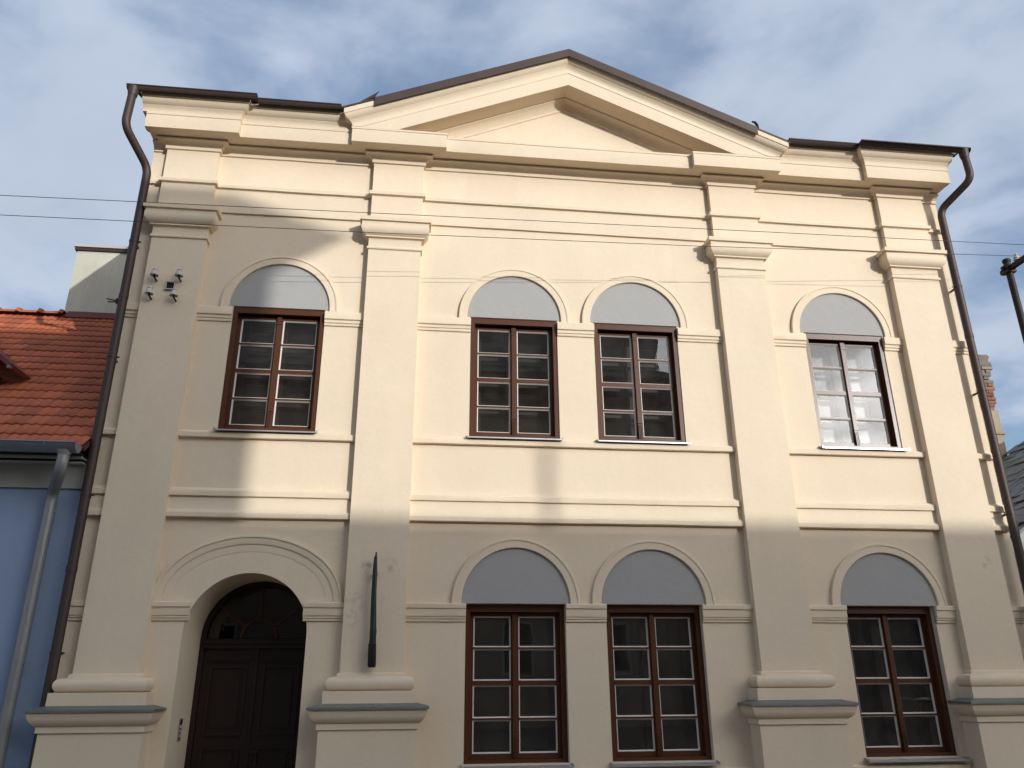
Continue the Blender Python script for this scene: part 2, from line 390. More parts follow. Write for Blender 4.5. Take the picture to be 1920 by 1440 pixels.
def wob(x, k, amp=.0035):
    return amp*(noise.noise(Vector((x*1.3, k*7.7, 3.1))) + .6*noise.noise(Vector((x*5.1, k*3.3, 9.4))))
BP, BB = 0.125, 0.032          # how far pilaster blocks and entablature bays stand proud of the wall
for i, (xl, xr) in enumerate(PIL):
    last = i == 3
    s = MB(); s.box(xl, xr, -BP, 0.03, 0.075, 5.76)
    p = obj('pilaster', s, 'plaster', house)
    c = MB()
    ring_block(c, xl, xr, [(-.01, 5.73), (.018, 5.735), (.024, 5.752), (.018, 5.772), (0.004, 5.775), (0.004, 5.89), (.008, 5.905), (.045, 5.915), (.045, 5.935)]
               + arcpts(.048, 5.937, .112, 6.055, .020) + [(.105, 6.06), (.105, 6.13), (.112, 6.135), (.135, 6.137), (.138, 6.195), (.06, 6.215)], BP)
    obj('capital', c, 'plaster', p, smooth=35)
    b = MB()
    ring_block(b, xl, xr, [(-.01, .10), (.012, .095), (.028, .082), (.030, .052), (.075, .050)] + [(.078+.06*math.sin(t), -.025+.073*math.cos(t)) for t in [math.pi*k/8 for k in range(9)]]
               + [(.085, -.100), (.158, -.102), (.160, -.236), (.1, -.237)], BP)
    obj('base', b, 'plaster', p, smooth=35)
    f = MB()
    ring_block(f, xl, xr, [(.10, -.232), (.162, -.234), (.306, -.268), (.310, -.272), (.310, -.296), (.303, -.296), (.303, -.285), (.12, -.284)], BP)
    obj('flashing', f, 'flash', p)
    d = MB()
    ring_block(d, xl, xr, [(.12, -.2845), (.285, -.2848), (.285, -.325)] + arcpts(.282, -.330, .205, -.440, .016) + [(.200, -.442), (.200, -.502), (.176, -.506), (.176, GROUND+.11)], BP)
    obj('pedestal', d, 'plaster', p, smooth=35)

m = MB()
for k in range(15):
    x = random.uniform(-1.08, .10); y = -random.uniform(.33, .41); z = -.262 + (-.30-y)*-.0 ; r_ = random.uniform(.007, .016)
    z = -.236 - (abs(y)-BP-.162)*.236
    m.hexa([(x-r_, y-r_, z-.002), (x+r_, y-r_*.7, z-.002), (x+r_*.8, y+r_, z-.002), (x-r_*.9, y+r_*.8, z-.002), (x-r_*.5, y-r_*.5, z+r_), (x+r_*.6, y-r_*.4, z+r_*.9), (x+r_*.4, y+r_*.5, z+r_), (x-r_*.5, y+r_*.4, z+r_*.8)])
tag(obj('mortar_crumbs', m, 'mortar'), 'mortar crumbs lying on the metal ledge under the dark green case', 'rubble', kind='stuff')

# entablature: architrave, frieze, bed mould, corona run as one band that breaks forward over each pilaster
ENT_LOW = [(-.02, 6.25), (0, 6.252), (0, 6.625), (.010, 6.632), (.038, 6.636), (.040, 6.690), (.005, 6.712), (0, 6.72), (0, 7.186), (.024, 7.188), (.026, 7.236), (.034, 7.24)] \
    + arcpts(.036, 7.243, .125, 7.288, -.012, 5) + [(.130, 7.292), (.130, 7.304), (.122, 7.306), (.122, 7.322)]
CORONA = [(.300, 7.322), (.318, 7.316), (.320, 7.322), (.320, 7.528), (.328, 7.532)]
def plan(x0, x1):
    """(x, dx, base) along the front from x0 to x1 with breaks at the pilasters"""
    pts = [(x0, 0, BB)]
    for xl, xr in PIL:
        pts += [(xl, -1, BB), (xl, -1, BP), (xr, 1, BP), (xr, 1, BB)]
    pts.append((x1, 0, BB))
    out = []
    for i, q in enumerate(pts):           # stations along the bays, kept clear of the mitres
        out.append(q)
        if i < len(pts)-1 and q[2] == BB and pts[i+1][2] == BB and pts[i+1][0]-q[0] > 1.5:
            xa, xb = q[0]+.36*(q[1] > 0), pts[i+1][0]-.36*(pts[i+1][1] < 0); n = int((xb-xa)/.15)
            out += [(xa+(xb-xa)*k/n, 0, BB) for k in range(1, n)]
    return out
def band(prof, pts, close_back=0.03):
    m = MB(); rows = []
    for j, (o, z) in enumerate(prof):
        rows.append([(min(max(x+dx*o, XL-.03), XR+.03), -(b+o)+(wob(x, j*.12+z, .0016)), z+wob(x, int(z*2)+j*.08, .003)) for x, dx, b in pts])
    rows = [[(q[0], close_back, rows[0][0][2]) for q in rows[0]]] + rows + [[(q[0], close_back, rows[-1][0][2]) for q in rows[-1]]]
    m.loft(rows, closed_rows=True, caps=True); return m
obj('entablature', band(ENT_LOW, plan(XL, XR)), 'plaster', house, smooth=30)
obj('cornice', band([(.06, 7.3225)] + CORONA + [(.33, 7.562), (.1, 7.566)], plan(XL, XR)), 'plaster', house, smooth=30)
# cyma over the side bays only
CYMA = [(.20, 7.5665), (.325, 7.567), (.325, 7.572)] + arcpts(.322, 7.576, .36, 7.66, -.010, 5)[0:] + arcpts(.362, 7.664, .43, 7.745, .012, 5) + [(.44, 7.75), (.445, 7.752), (.447, 7.815), (.3, 7.822)]
left = [(XL, 0, BB), (PIL[0][0], -1, BB), (PIL[0][0], -1, BP), (PIL[0][1], 1, BP), (PIL[0][1], 1, BB), (-0.98, 0, BB)]
right = [(5.16, 0, BB), (PIL[3][0], -1, BB), (PIL[3][0], -1, BP), (PIL[3][1], 1, BP), (PIL[3][1], 1, BB), (XR, 0, BB)]
def band_l(prof, pts):
    m = MB(); rows = []
    for o, z in prof: rows.append([(min(max(x+dx*o, XL-.09), XR+.06) if dx else (x-.09 if x == XL else x+.06 if x == XR else x), -(b+o), z) for x, dx, b in pts])
    rows = [[(q[0], -.06, rows[0][0][2]) for q in rows[0]]] + rows + [[(q[0], -.06, rows[-1][0][2]) for q in rows[-1]]]
    m.loft(rows, closed_rows=True, caps=True); return m
for pts in (left, right): obj('cyma_moulding', band_l(CYMA, pts), 'plaster', house, smooth=30)

# pediment
AX, AZ, SL = 2.06, 8.645, 0.418
def zb(x): return AZ - SL*abs(x-AX)
def rake(prof, xl, xr, zmin, back=0.3, n=48):
    m = MB(); rows = []
    for o, h in prof:
        row = [(xl-o, back, max(zb(xl-o)+h, zmin))]
        xs = [xl-o + (AX-xl+o)*k/n for k in range(n+1)] + [AX + (xr+o-AX)*k/n for k in range(1, n+1)]
        row += [(x, -(BP+o), max(zb(x)+h, zmin)) for x in xs]
        row.append((xr+o, back, max(zb(xr+o)+h, zmin))); rows.append(row)
    f = [(q[0], back, q[2]) for q in rows[0]]; e = [(q[0], back, q[2]) for q in rows[-1]]
    m.loft([f]+rows+[e], closed_rows=True, caps=True); return m
xl, xr = PIL[1][0], PIL[2][1]
RK = [(.05, .0), (.312, 0), (.322, -.004), (.323, .005), (.323, .215), (.330, .220), (.330, .252), (.326, .262)] + arcpts(.324, .268, .36, .36, -.012, 5) + arcpts(.362, .364, .43, .45, .012, 5) + [(.442, .455), (.445, .535), (.2, .56)]
ped = obj('pediment', rake(RK, xl, xr, 7.570), 'plaster', house, smooth=30)
t = MB(); zt = 7.40
def tri(m, y0, y1, x0, x1, xa, z0, za):
    m.add([(x0, y0, z0), (x1, y0, z0), (xa, y0, za), (x0, y1, z0), (x1, y1, z0), (xa, y1, za)], [(0, 1, 2), (5, 4, 3), (0, 3, 4, 1), (1, 4, 5, 2), (2, 5, 3, 0)])
tri(t, -.035, .28, -0.9, 5.02, AX, zt, 8.68)
obj('tympanum', t, 'plaster', ped)
bm_ = MB(); rows = []
for o, h in [(-.1, -.175), (-.075, -.165), (-.07, -.12)] + arcpts(-.066, -.117, .035, -.022, -.02, 5) + [(.045, -.018), (.045, -.004), (-.1, -.003)]:
    row = []
    for x in (-0.65, AX, 4.77):
        row.append((x, -(BP+o), zb(x)+h))
    rows.append(row)
bm_.loft(rows, closed_rows=True, caps=True)
obj('raking_moulding', bm_, 'plaster', ped, smooth=30)
# brown metal drip edge on the rakes
m = MB(); rows = []
for o, h in [(.455, .43), (.470, .43), (.475, .565), (.455, .585), (-.2, .62), (-.2, .60), (.448, .563)]:
    rows.append([(x, -(BP+o), zb(x)+h) for x in (-0.86, AX, 4.98)])
m.loft(rows, closed_rows=True, caps=True)
obj('metal_verge', m, 'brown_metal', ped)
for (x0, x1) in ((-1.33, -0.86), (4.98, 5.50)):
    m = MB(); rows = [[(x, -(BP+o), zb(x)+h) for x in (x0, x1)] for o, h in [(.452, .541), (.452, .570), (-.2, .60), (-.2, .565)]]
    m.loft(rows, closed_rows=True, caps=True)
    obj('metal_capping', m, 'brown_metal', ped)
m = MB()
m.add([(-0.86, -.585, zb(-.86)+.585), (-1.14, -.545, zb(-1.14)+.575), (-0.86, -.3, zb(-.86)+.60), (-0.80, -.52, zb(-.86)+.76), (-.86, -.44, zb(-.86)+.75)], [(0, 3, 1), (3, 4, 1), (1, 4, 2), (0, 2, 4, 3), (0, 1, 2)])
obj('flashing_upstand', m, 'brown_metal', ped)
m = MB(); zq = zb(4.98)+.56
m.tube([(5.0, -.56, zq), (5.0, -.56, zq+.07), (4.97, -.56, zq+.12), (4.92, -.56, zq+.13)], [.025, .022, .02, .012], 8)
obj('flashing_hook', m, 'iron', ped)

# roof behind (low enough to stay out of sight from the street)
m = MB()
for (a, b, y) in ((XL-.2, XR+.2, .34), (XL-.2, -1.33, -.5), (5.47, XR+.2, -.5)):
    za = 7.83 + (y+.5)*.374; yb, zc = (4.5, 9.7) if y > 0 else (.338, 7.83 + .838*.374)
    m.hexa([(a, y, za), (b, y, za), (b, yb, zc), (a, yb, zc), (a, y, za+.04), (b, y, za+.04), (b, yb, zc+.04), (a, yb, zc+.04)])
m.hexa([(XL-.2, 4.5, 9.7), (XR+.2, 4.5, 9.7), (XR+.2, 9.5, 7.85), (XL-.2, 9.5, 7.85), (XL-.2, 4.5, 9.75), (XR+.2, 4.5, 9.75), (XR+.2, 9.5, 7.9), (XL-.2, 9.5, 7.9)])
m.hexa([(-1.2, .32, zb(-1.2)+.5), (AX, .32, zb(AX)+.5), (AX, 4, zb(AX)+.5), (-1.2, 2, zb(-1.2)+.5), (-1.2, .32, zb(-1.2)+.55), (AX, .32, zb(AX)+.55), (AX, 4, zb(AX)+.55), (-1.2, 2, zb(-1.2)+.55)])
m.hexa([(AX, .32, zb(AX)+.5), (5.3, .32, zb(5.3)+.5), (5.3, 2, zb(5.3)+.5), (AX, 4, zb(AX)+.5), (AX, .32, zb(AX)+.55), (5.3, .32, zb(5.3)+.55), (5.3, 2, zb(5.3)+.55), (AX, 4, zb(AX)+.55)])
obj('roof', m, 'brown_metal', house)

# gutters, their brackets, downpipes
def gutter_mb(x0, y0, x1, y1, z0, z1, r, seg=10):
    m = MB(); rows = []
    for rr, rev in ((r, False), (r-.006, True)):
        row = [[(x, y - rr*math.cos(a), z - rr*math.sin(a)) for (x, y, z) in ((x0, y0, z0), (x1, y1, z1))] for a in [math.pi*k/seg for k in range(seg+1)]]
        rows += row[::-1] if rev else row
    m.loft(rows, closed_rows=True, caps=True)
    # rolled front bead and end discs
    m.tube([(x0, y0-r, z0), (x1, y1-r, z1)], .011, 8)
    for (x, y, z) in ((x0, y0, z0), (x1, y1, z1)):
        ring = [(x, y - r*math.cos(a), z - r*math.sin(a)) for a in [math.pi*k/seg for k in range(seg+1)]]
        ring2 = [(x+.004, q[1], q[2]) for q in ring]; k = len(m.v); n = len(ring)
        m.v += ring + ring2
        m.f += [tuple(range(k, k+n)), tuple(reversed(range(k+n, k+2*n)))]
    return m
for side in (0, 1):
    if side == 0: segs = [(-4.27, -2.50, .635, 7.815, 7.815), (-2.50, -1.33, .545, 7.815, 7.815)]
    else: segs = [(5.47, 6.60, .545, 7.815, 7.815), (6.60, 8.43, .64, 7.815, 7.815)]
    first = None
    mm = MB()
    for (a, b, p_, za, zc) in segs:
        q = gutter_mb(a, -p_, b, -p_, za, zc, .054); mm.add(q.v, q.f)
    gt = obj('gutter', mm, 'brown_metal', house, smooth=40)
    for (a, b, p_, za, zc) in segs:
        nb = max(2, int((b-a)/.8)+1)
        for k in range(nb):
            x = a + .12 + (b-a-.24)*k/(nb-1)
            q = MB(); q.box(x-.012, x+.012, -p_-.0565, -p_+.2, za+.002, za+.012); 
            obj('gutter_bracket', q, 'brown_metal', gt)
    # eaves metal strip under the gutter
    q = MB()
    for (a, b, p_, za, zc) in segs:
        q.box(max(a, -4.1), min(b, 8.22), -p_+.057, -.3, 7.824, 7.838)
    obj('eaves_strip', q, 'brown_metal', gt)
    if side == 0: path = [(-4.185, -.635, 7.80), (-4.205, -.635, 7.16), (-3.985, -.17, 6.80), (-3.985, -.17, GROUND+.12)]
    else: path = [(8.34, -.635, 7.80), (8.36, -.635, 7.28), (8.085, -.17, 6.98), (8.085, -.17, GROUND+.12)]
    q = MB(); q.tube(bend(path, .13, 6), .056, 16)
    dp = obj('downpipe', q, 'brown_metal', house, smooth=40)
    q = MB(); x = path[0][0]; q.lathe([(.075, 7.80), (.07, 7.72), (.06, 7.66)], x, -.635, 16); obj('outlet', q, 'brown_metal', dp, smooth=40)
    px = path[-1][0]
    for z in (5.6, 3.9, 2.1, .3):
        q = MB(); q.lathe([(.057, z), (.062, z), (.062, z+.03), (.057, z+.03)], px, -.17, 16); q.box(px-.012, px+.012, -.115, .02, z+.003, z+.027)
        sgn = 1 if side == 0 else -1
        q.box(px+sgn*.058, px+sgn*.09, -.178, -.162, z+.006, z+.024)
        obj('pipe_clip', q, 'brown_metal', dp, smooth=40)
    if side == 0:
        q = MB(); q.tube([(px-.05, -.19, 4.70), (px-.19, -.21, 4.72)], .008, 6); q.tube([(px-.05, -.19, 4.69), (px-.16, -.23, 4.665)], .008, 6); q.box(px-.075, px-.045, -.205, -.165, 4.665, 4.735)
        obj('pipe_spikes', q, 'iron', dp)
    for z in (4.75, 1.2):
        q = MB(); q.lathe([(.056, z), (.0605, z+.004), (.0605, z+.07), (.056, z+.074)], px, -.17, 16); obj('pipe_joint', q, 'brown_metal', dp, smooth=40)

# string courses and imposts between the pilasters
BAYS = [(XL, PIL[0][0]), (PIL[0][1], PIL[1][0]), (PIL[1][1], PIL[2][0]), (PIL[2][1], PIL[3][0]), (PIL[3][1], XR)]
def bar(prof, a, b):
    m = MB(); n = max(1, int((b-a)/.12)); xs = [a+(b-a)*i/n for i in range(n+1)]; key = prof[0][1]
    rows = [[(x, -max(p, .001)+wob(x, j*.15+key+5, .0018), z+wob(x, key+j*.1)) for x in xs] for j, (p, z) in enumerate(prof)]
    rows = [[(x, .02, prof[0][1]) for x in xs]] + rows + [[(x, .02, prof[-1][1]) for x in xs]]
    m.loft(rows, closed_rows=True, caps=True); return m
P_SILL = [(.0, 2.918), (.052, 2.92), (.058, 2.926), (.058, 2.982), (.050, 2.99), (.004, 3.022)]
P_MID = [(.034, 2.158), (.062, 2.160), (.066, 2.166), (.066, 2.225), (.058, 2.236), (.020, 2.262), (.004, 2.275)]
P_LOW = [(.0, 1.893), (.074, 1.895), (.078, 1.902), (.078, 1.952), (.070, 1.962), (.045, 1.985), (.036, 2.01), (.034, 2.157)]
IMP_U = [(.0, 4.562), (.018, 4.563), (.022, 4.570), (.022, 4.592), (.018, 4.598), (.030, 4.602), (.034, 4.606), (.034, 4.646), (.050, 4.650), (.055, 4.656), (.055, 4.752), (.050, 4.762), (.0, 4.768)]
IMP_L = [(.0, .676), (.018, .677), (.022, .682), (.022, .702), (.018, .707), (.030, .709), (.034, .713), (.034, .736), (.045, .738), (.046, .742), (.046, .830), (.060, .833), (.064, .838), (.064, .884), (.058, .892), (.0, .897)]
for a, b in BAYS:
    obj('string_course', bar(P_SILL, a, b), 'plaster', house, smooth=30)
    obj('string_course', bar(P_MID, a, b), 'plaster', house, smooth=30)
    obj('string_course', bar(P_LOW, a, b), 'plaster', house, smooth=30)
for z, pr in ((0, IMP_U), (1, IMP_L)):
    for bi, (a, b) in enumerate(BAYS):
        cuts = [(x-HW-.008*z, x+HW+.008*z) for x in WIN_X if a < x < b]
        if z == 1 and bi == 1: cuts = [(DCX-.655, DCX+.655)]
        cur = a
        for c0, c1 in cuts + [(b, None)]:
            obj('impost', bar(pr, cur, c0), 'plaster', house, smooth=30)
            cur = c1

# lunettes with their archivolts
def lunette(cx, zc, r, rin, rout, zfoot):
    N = 36
    arc = [(math.cos(math.pi*k/N), math.sin(math.pi*k/N)) for k in range(N+1)]
    m = MB()
    f = [(cx+r*c, -.006, zc+r*s) for c, s in arc]; b_ = [(cx+r*c, .02, zc+r*s) for c, s in arc]
    m.loft([f, b_], caps=False); k = len(m.v); m.v += f + b_; n = N+1
    m.f += [tuple(range(k, k+n)), tuple(reversed(range(k+n, k+2*n))), (k, k+n, k+2*n-1, k+n-1)]
    lo = obj('lunette', m, 'grey_plaster', house)
    arch_ring('archivolt', lo, cx, zc, rin, rout, zfoot, N)
def arch_ring(name, parent, cx, zc, rin, rout, zfoot, N=36, ex=1.0, prof=None):
    m = MB()
    arc = [(1, None)] + [(math.cos(math.pi*k/N), math.sin(math.pi*k/N)) for k in range(N+1)] + [(-1, None)]
    w_ = rout-rin
    prof = prof or [(0, -.02), (0, .034), (.006, .038), (w_-.03, .038), (w_-.028, .047), (w_-.004, .047), (w_, .043), (w_, -.02)]
    rows = []
    for d, p in prof:
        rows.append([(cx + (rin+d)*c, -p, (zfoot if s is None else zc + (rin*ex+d)*s)) for c, s in arc])
    m.loft(rows, closed_rows=True, caps=True)
    return obj(name, m, 'plaster', parent, smooth=30)
for x in WIN_X: lunette(x - (.02 if x > 5 else 0), 4.802, .668, .668, .785, 4.765)
for x in WIN_X[1:]: lunette(x, .896, .683, .683, .802, .893)
# door surround: two flat arched bands of a wider, flatter arch
arch_ring('door_archivolt', house, -1.99, .915, 0.995, 1.105, .893, 40, ex=.67,
          prof=[(0, -.02), (0, .022), (.008, .026), (.078, .026), (.082, .040), (.106, .040), (.110, .036), (.110, -.02)])
arch_ring('door_archivolt', house, -1.99, .915, 0.90, 0.995, .893, 40, ex=.64,
          prof=[(0, -.02), (.0, .004), (.094, .012), (.0945, .012), (.0945, -.02)])

# ---------------------------------------------------------------- windows
def make_window(cx, z0, z1, hw, y, label=None):
    """frame > two casements, panes, glazing beads, mullion cover, sill sheet, inner casement with its own panes"""
    x0, x1 = cx-hw, cx+hw
    F, S = .062, .046           # frame and leaf stile widths
    m = MB(); e = .002
    m.box(x0+e, x0+F, y, y+.15, z0+e, z1-e); m.box(x1-F, x1-e, y, y+.15, z0+e, z1-e)
    m.box(x0+F, x1-F, y, y+.15, z1-.075, z1-e); m.box(x0+F, x1-F, y+.004, y+.15, z0+e, z0+.04)
    m.box(x0+F, x1-F, y-.008, y+.02, z1-.092, z1-.0752)     # drip moulding under the head
    frame = obj('window', m, 'wood', house, label=label)
    ya = y+.085
    zi0, zi1 = z0+.042, z1-.095
    mid = .028
    rows_h = None
    panes = []
    for sgn in (-1, 1):
        a, b = (x0+F+.002, cx-.003) if sgn < 0 else (cx+.003, x1-F-.002)
        m = MB()
        m.box(a, a+S, ya, ya+.045, zi0, zi1); m.box(b-S, b, ya, ya+.045, zi0, zi1)
        m.box(a+S, b-S, ya+.0005, ya+.045, zi0, zi0+.058); m.box(a+S, b-S, ya+.0005, ya+.045, zi1-.045, zi1)
        zz0, zz1 = zi0+.058, zi1-.045
        H = (zz1-zz0-.055-2*.022)/4
        cuts = [zz0]
        zc_ = zz0
        spans = []
        for k in range(4):
            spans.append((zc_, zc_+H)); zc_ += H
            if k < 3:
                t = .055 if k == 1 else .022
                m.box(a+S, b-S, ya+.0005, ya+.045, zc_, zc_+t); zc_ += t
        obj('casement', m, 'wood', frame)
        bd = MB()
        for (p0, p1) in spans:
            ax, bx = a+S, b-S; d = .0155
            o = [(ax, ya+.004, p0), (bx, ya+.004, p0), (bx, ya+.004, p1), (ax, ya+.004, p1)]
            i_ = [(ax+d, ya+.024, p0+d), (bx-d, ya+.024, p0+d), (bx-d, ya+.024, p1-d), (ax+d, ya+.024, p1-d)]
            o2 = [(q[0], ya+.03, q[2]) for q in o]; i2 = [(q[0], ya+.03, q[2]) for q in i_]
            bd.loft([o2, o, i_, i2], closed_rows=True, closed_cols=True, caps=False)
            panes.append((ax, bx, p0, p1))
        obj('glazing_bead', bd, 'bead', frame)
    for (ax, bx, p0, p1) in panes:
        q = MB(); q.box(ax+.004, bx-.004, ya+.025, ya+.029, p0+.004, p1-.004); obj('pane', q, 'glass', frame)
    # mullion cover with a small cap block and a fluted foot
    q = MB(); q.box(cx-mid, cx+mid, ya-.028, ya-.0005, zi0, zi1)
    q.box(cx-mid-.006, cx+mid+.006, ya-.036, ya-.0285, zi1-.12, zi1-.095); q.box(cx-mid-.004, cx+mid+.004, ya-.034, ya-.0285, zi1-.075, zi1-.005)
    q.box(cx-mid-.008, cx+mid+.008, ya-.040, ya-.0285, zi0+.245, zi0+.262); q.box(cx-mid-.006, cx+mid+.006, ya-.036, ya-.0285, zi0+.215, zi0+.232)
    for dx in (-.02, 0, .02): q.box(cx+dx-.006, cx+dx+.006, ya-.038, ya-.0285, zi0+.012, zi0+.205)
    obj('mullion_cover', q, 'wood', frame)
    # sheet-metal sill
    q = MB(); yo = -.105
    q.hexa([(x0-.03, y+.03, z0-.004), (x1+.03, y+.03, z0-.004), (x1+.03, yo, z0-.030), (x0-.03, yo, z0-.030),
            (x0-.03, y+.03, z0+.0015), (x1+.03, y+.03, z0+.0015), (x1+.03, yo, z0-.024), (x0-.03, yo, z0-.024)])
    q.box(x0-.03, x1+.03, yo-.003, yo+.003, z0-.043, z0-.0305)
    for x in (x0-.03, x1+.022): q.hexa([(x, y+.03, z0+.002), (x+.008, y+.03, z0+.002), (x+.008, yo, z0-.0235), (x, yo, z0-.0235), (x, y+.03, z0+.02), (x+.008, y+.03, z0+.02), (x+.008, yo, z0-.006), (x, yo, z0-.006)])
    obj('sill_sheet', q, 'sill', frame)
    # inner casement
    yb = y+.31; q = MB(); g0, g1 = x0+.175, x1-.175; h0, h1 = z0+.06, z1-.10
    q.box(x0-.04, g0, yb, yb+.05, z0-.04, z1+.04); q.box(g1, x1+.04, yb, yb+.05, z0-.04, z1+.04)
    q.box(g0, g1, yb, yb+.05, h1, z1+.04); q.box(g0, g1, yb, yb+.05, z0-.04, h0)
    q.box(cx-.08, cx+.08, yb-.002, yb+.05, h0, h1)
    zr = h0 + (h1-h0)*.5
    inn = []
    for (a, b) in ((g0, cx-.08), (cx+.08, g1)):
        for k in range(4):
            za = h0+(h1-h0)*k/4; zc2 = h0+(h1-h0)*(k+1)/4
            if k < 3: q.box(a, b, yb+.001, yb+.05, zc2-.022, zc2+.022)
            inn.append((a+.002, b-.002, za+.024, zc2-.024))
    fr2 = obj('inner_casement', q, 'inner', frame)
    for (a, b, za, zc2) in inn:
        q = MB(); q.box(a, b, yb+.02, yb+.024, za, zc2); obj('inner_pane', q, 'glass', frame)
    q = MB(); zl = z0+.33
    q.box(cx-.02, cx+.02, yb-.012, yb-.0025, zl-.07, zl+.07); q.tube([(cx, yb-.02, zl), (cx-.02, yb-.04, zl), (cx-.10, yb-.045, zl+.005), (cx-.12, yb-.045, zl+.03)], .008, 8)
    obj('window_handle', q, 'iron', frame)
    return frame
up = make_window(WIN_X[0], UZ0, UZ1, HW, .014)
for x in WIN_X[1:]: copy_tree(up, house, Vector((x-WIN_X[0], 0, 0)))
lw = make_window(WIN_X[1], LZ0, LZ1, HW+.008, .085)
for x in WIN_X[2:]: copy_tree(lw, house, Vector((x-WIN_X[1], 0, 0)))

# ---------------------------------------------------------------- door
YD = .86
m = MB(); N = 24; rr = DR-.003
arc = [(math.cos(math.pi*k/N), math.sin(math.pi*k/N)) for k in range(N+1)]
# arched frame round the fanlight, transom, jambs
rows = []
for d, y in ((0, YD), (0, YD+.09), (-.06, YD+.09), (-.06, YD)):
    rows.append([(DCX+rr+d, y, GROUND)] + [(DCX+(rr+d)*c, y, DZ+(rr+d)*s) for c, s in arc] + [(DCX-rr-d, y, GROUND)])
m.loft(rows, closed_rows=True, caps=True)
m.box(DCX-rr+.06, DCX+rr-.06, YD-.02, YD+.08, .40, .455); m.box(DCX-rr+.06, DCX+rr-.06, YD-.045, YD+.06, .456, .485); m.box(DCX-rr+.06, DCX+rr-.06, YD-.03, YD+.05, .486, .515)
door = obj('door', m, 'door_wood', house, smooth=30)
for sgn in (-1, 1):
    a, b = (DCX-rr+.062, DCX-.002) if sgn < 0 else (DCX+.002, DCX+rr-.062)
    q = MB(); q.box(a, b, YD+.03, YD+.075, GROUND+.13, .398)
    # raised mouldings of two panels and a small cornice above the top one
    for (z0, z1) in ((-.62, .20), (-1.42, -.74)):
        for (u0, u1, v0, v1) in ((a+.09, b-.09, z0, z0+.035), (a+.09, b-.09, z1-.035, z1), (a+.09, a+.125, z0+.036, z1-.036), (b-.125, b-.09, z0+.036, z1-.036)):
            q.box(u0, u1, YD+.008, YD+.0295, v0, v1)
        q.box(a+.17, b-.17, YD+.014, YD+.0295, z0+.09, z1-.09)
    q.box(a+.06, b-.06, YD-.005, YD+.0295, .262, .285); q.box(a+.075, b-.075, YD+.010, YD+.0295, .235, .2615)
    lf = obj('door_leaf', q, 'door_wood', door)
    if sgn > 0:
        h = MB(); h.box(a+.02, a+.06, YD+.018, YD+.0295, -.95, -.72); h.tube([(a+.04, YD+.02, -.80), (a+.04, YD-.03, -.80), (a+.15, YD-.035, -.80)], .011, 8)
        obj('door_handle', h, 'iron', door)
    else:
        h = MB(); h.box(b-.012, b+.03, YD+.002, YD+.0295, GROUND+.14, .396); obj('meeting_strip', h, 'door_wood', door)
q = MB(); ring = [(DCX+(rr-.06)*c, DZ+(rr-.06)*s) for c, s in arc]
f = [(x, YD+.05, z) for x, z in ring]; b_ = [(x, YD+.055, z) for x, z in ring]; n = len(f)
q.loft([f, b_], caps=False); k = len(q.v); q.v += f+b_; q.f += [tuple(range(k, k+n)), tuple(reversed(range(k+n, k+2*n))), (k, k+n, k+2*n-1, k+n-1)]
obj('fanlight', q, 'door_glass', door)
for ang in (38, 90, 142):
    q = MB(); c, s = math.cos(R(ang)), math.sin(R(ang)); r0, r1 = .235, rr-.06; w = .012
    q.hexa([(DCX+r0*c-w*s, YD+.02, DZ+r0*s+w*c), (DCX+r0*c+w*s, YD+.02, DZ+r0*s-w*c), (DCX+r0*c+w*s, YD+.049, DZ+r0*s-w*c), (DCX+r0*c-w*s, YD+.049, DZ+r0*s+w*c),
            (DCX+r1*c-w*s, YD+.02, DZ+r1*s+w*c), (DCX+r1*c+w*s, YD+.02, DZ+r1*s-w*c), (DCX+r1*c+w*s, YD+.049, DZ+r1*s-w*c), (DCX+r1*c-w*s, YD+.049, DZ+r1*s+w*c)])
    obj('fanlight_bar', q, 'wood', door)
q = MB(); rows = [[(DCX+r_*c, y, DZ+r_*s) for c, s in arc] for r_, y in ((.21, YD+.02), (.235, YD+.02), (.235, YD+.049), (.21, YD+.049))]
q.loft(rows, closed_rows=True, caps=True); obj('fanlight_ring', q, 'wood', door, smooth=30)
# intercom in the left door reveal
q = MB(); xi = DCX-DR
q.box(xi-.01, xi+.010, .38, .50, -.64, -.40)
ic = obj('intercom', q, 'steel', house)
for k in range(3):
    q = MB(); q.box(xi+.0105, xi+.016, .405, .475, -.60+.05*k, -.57+.05*k); obj('call_button', q, 'concrete', ic)
q = MB(); q.box(xi+.0105, xi+.013, .405, .475, -.46, -.415); obj('speaker_grille', q, 'iron', ic)
# small square wall box with a dark opening, on the left pilaster
q = MB(); bx0, bx1, bz0, bz1, yb = -3.49, -3.37, 4.94, 5.05, -BP
q.box(bx0, bx0+.012, yb-.03, yb+.01, bz0, bz1); q.box(bx1-.012, bx1, yb-.03, yb+.01, bz0, bz1); q.box(bx0+.012, bx1-.012, yb-.03, yb+.01, bz1-.012, bz1); q.box(bx0-.01, bx1+.005, yb-.04, yb+.01, bz0-.014, bz0)
wb = obj('wall_box', q, 'concrete', house)
q = MB(); q.box(bx0+.013, bx1-.013, yb-.006, yb+.008, bz0+.001, bz1-.013); obj('dark_opening', q, 'dark', wb)

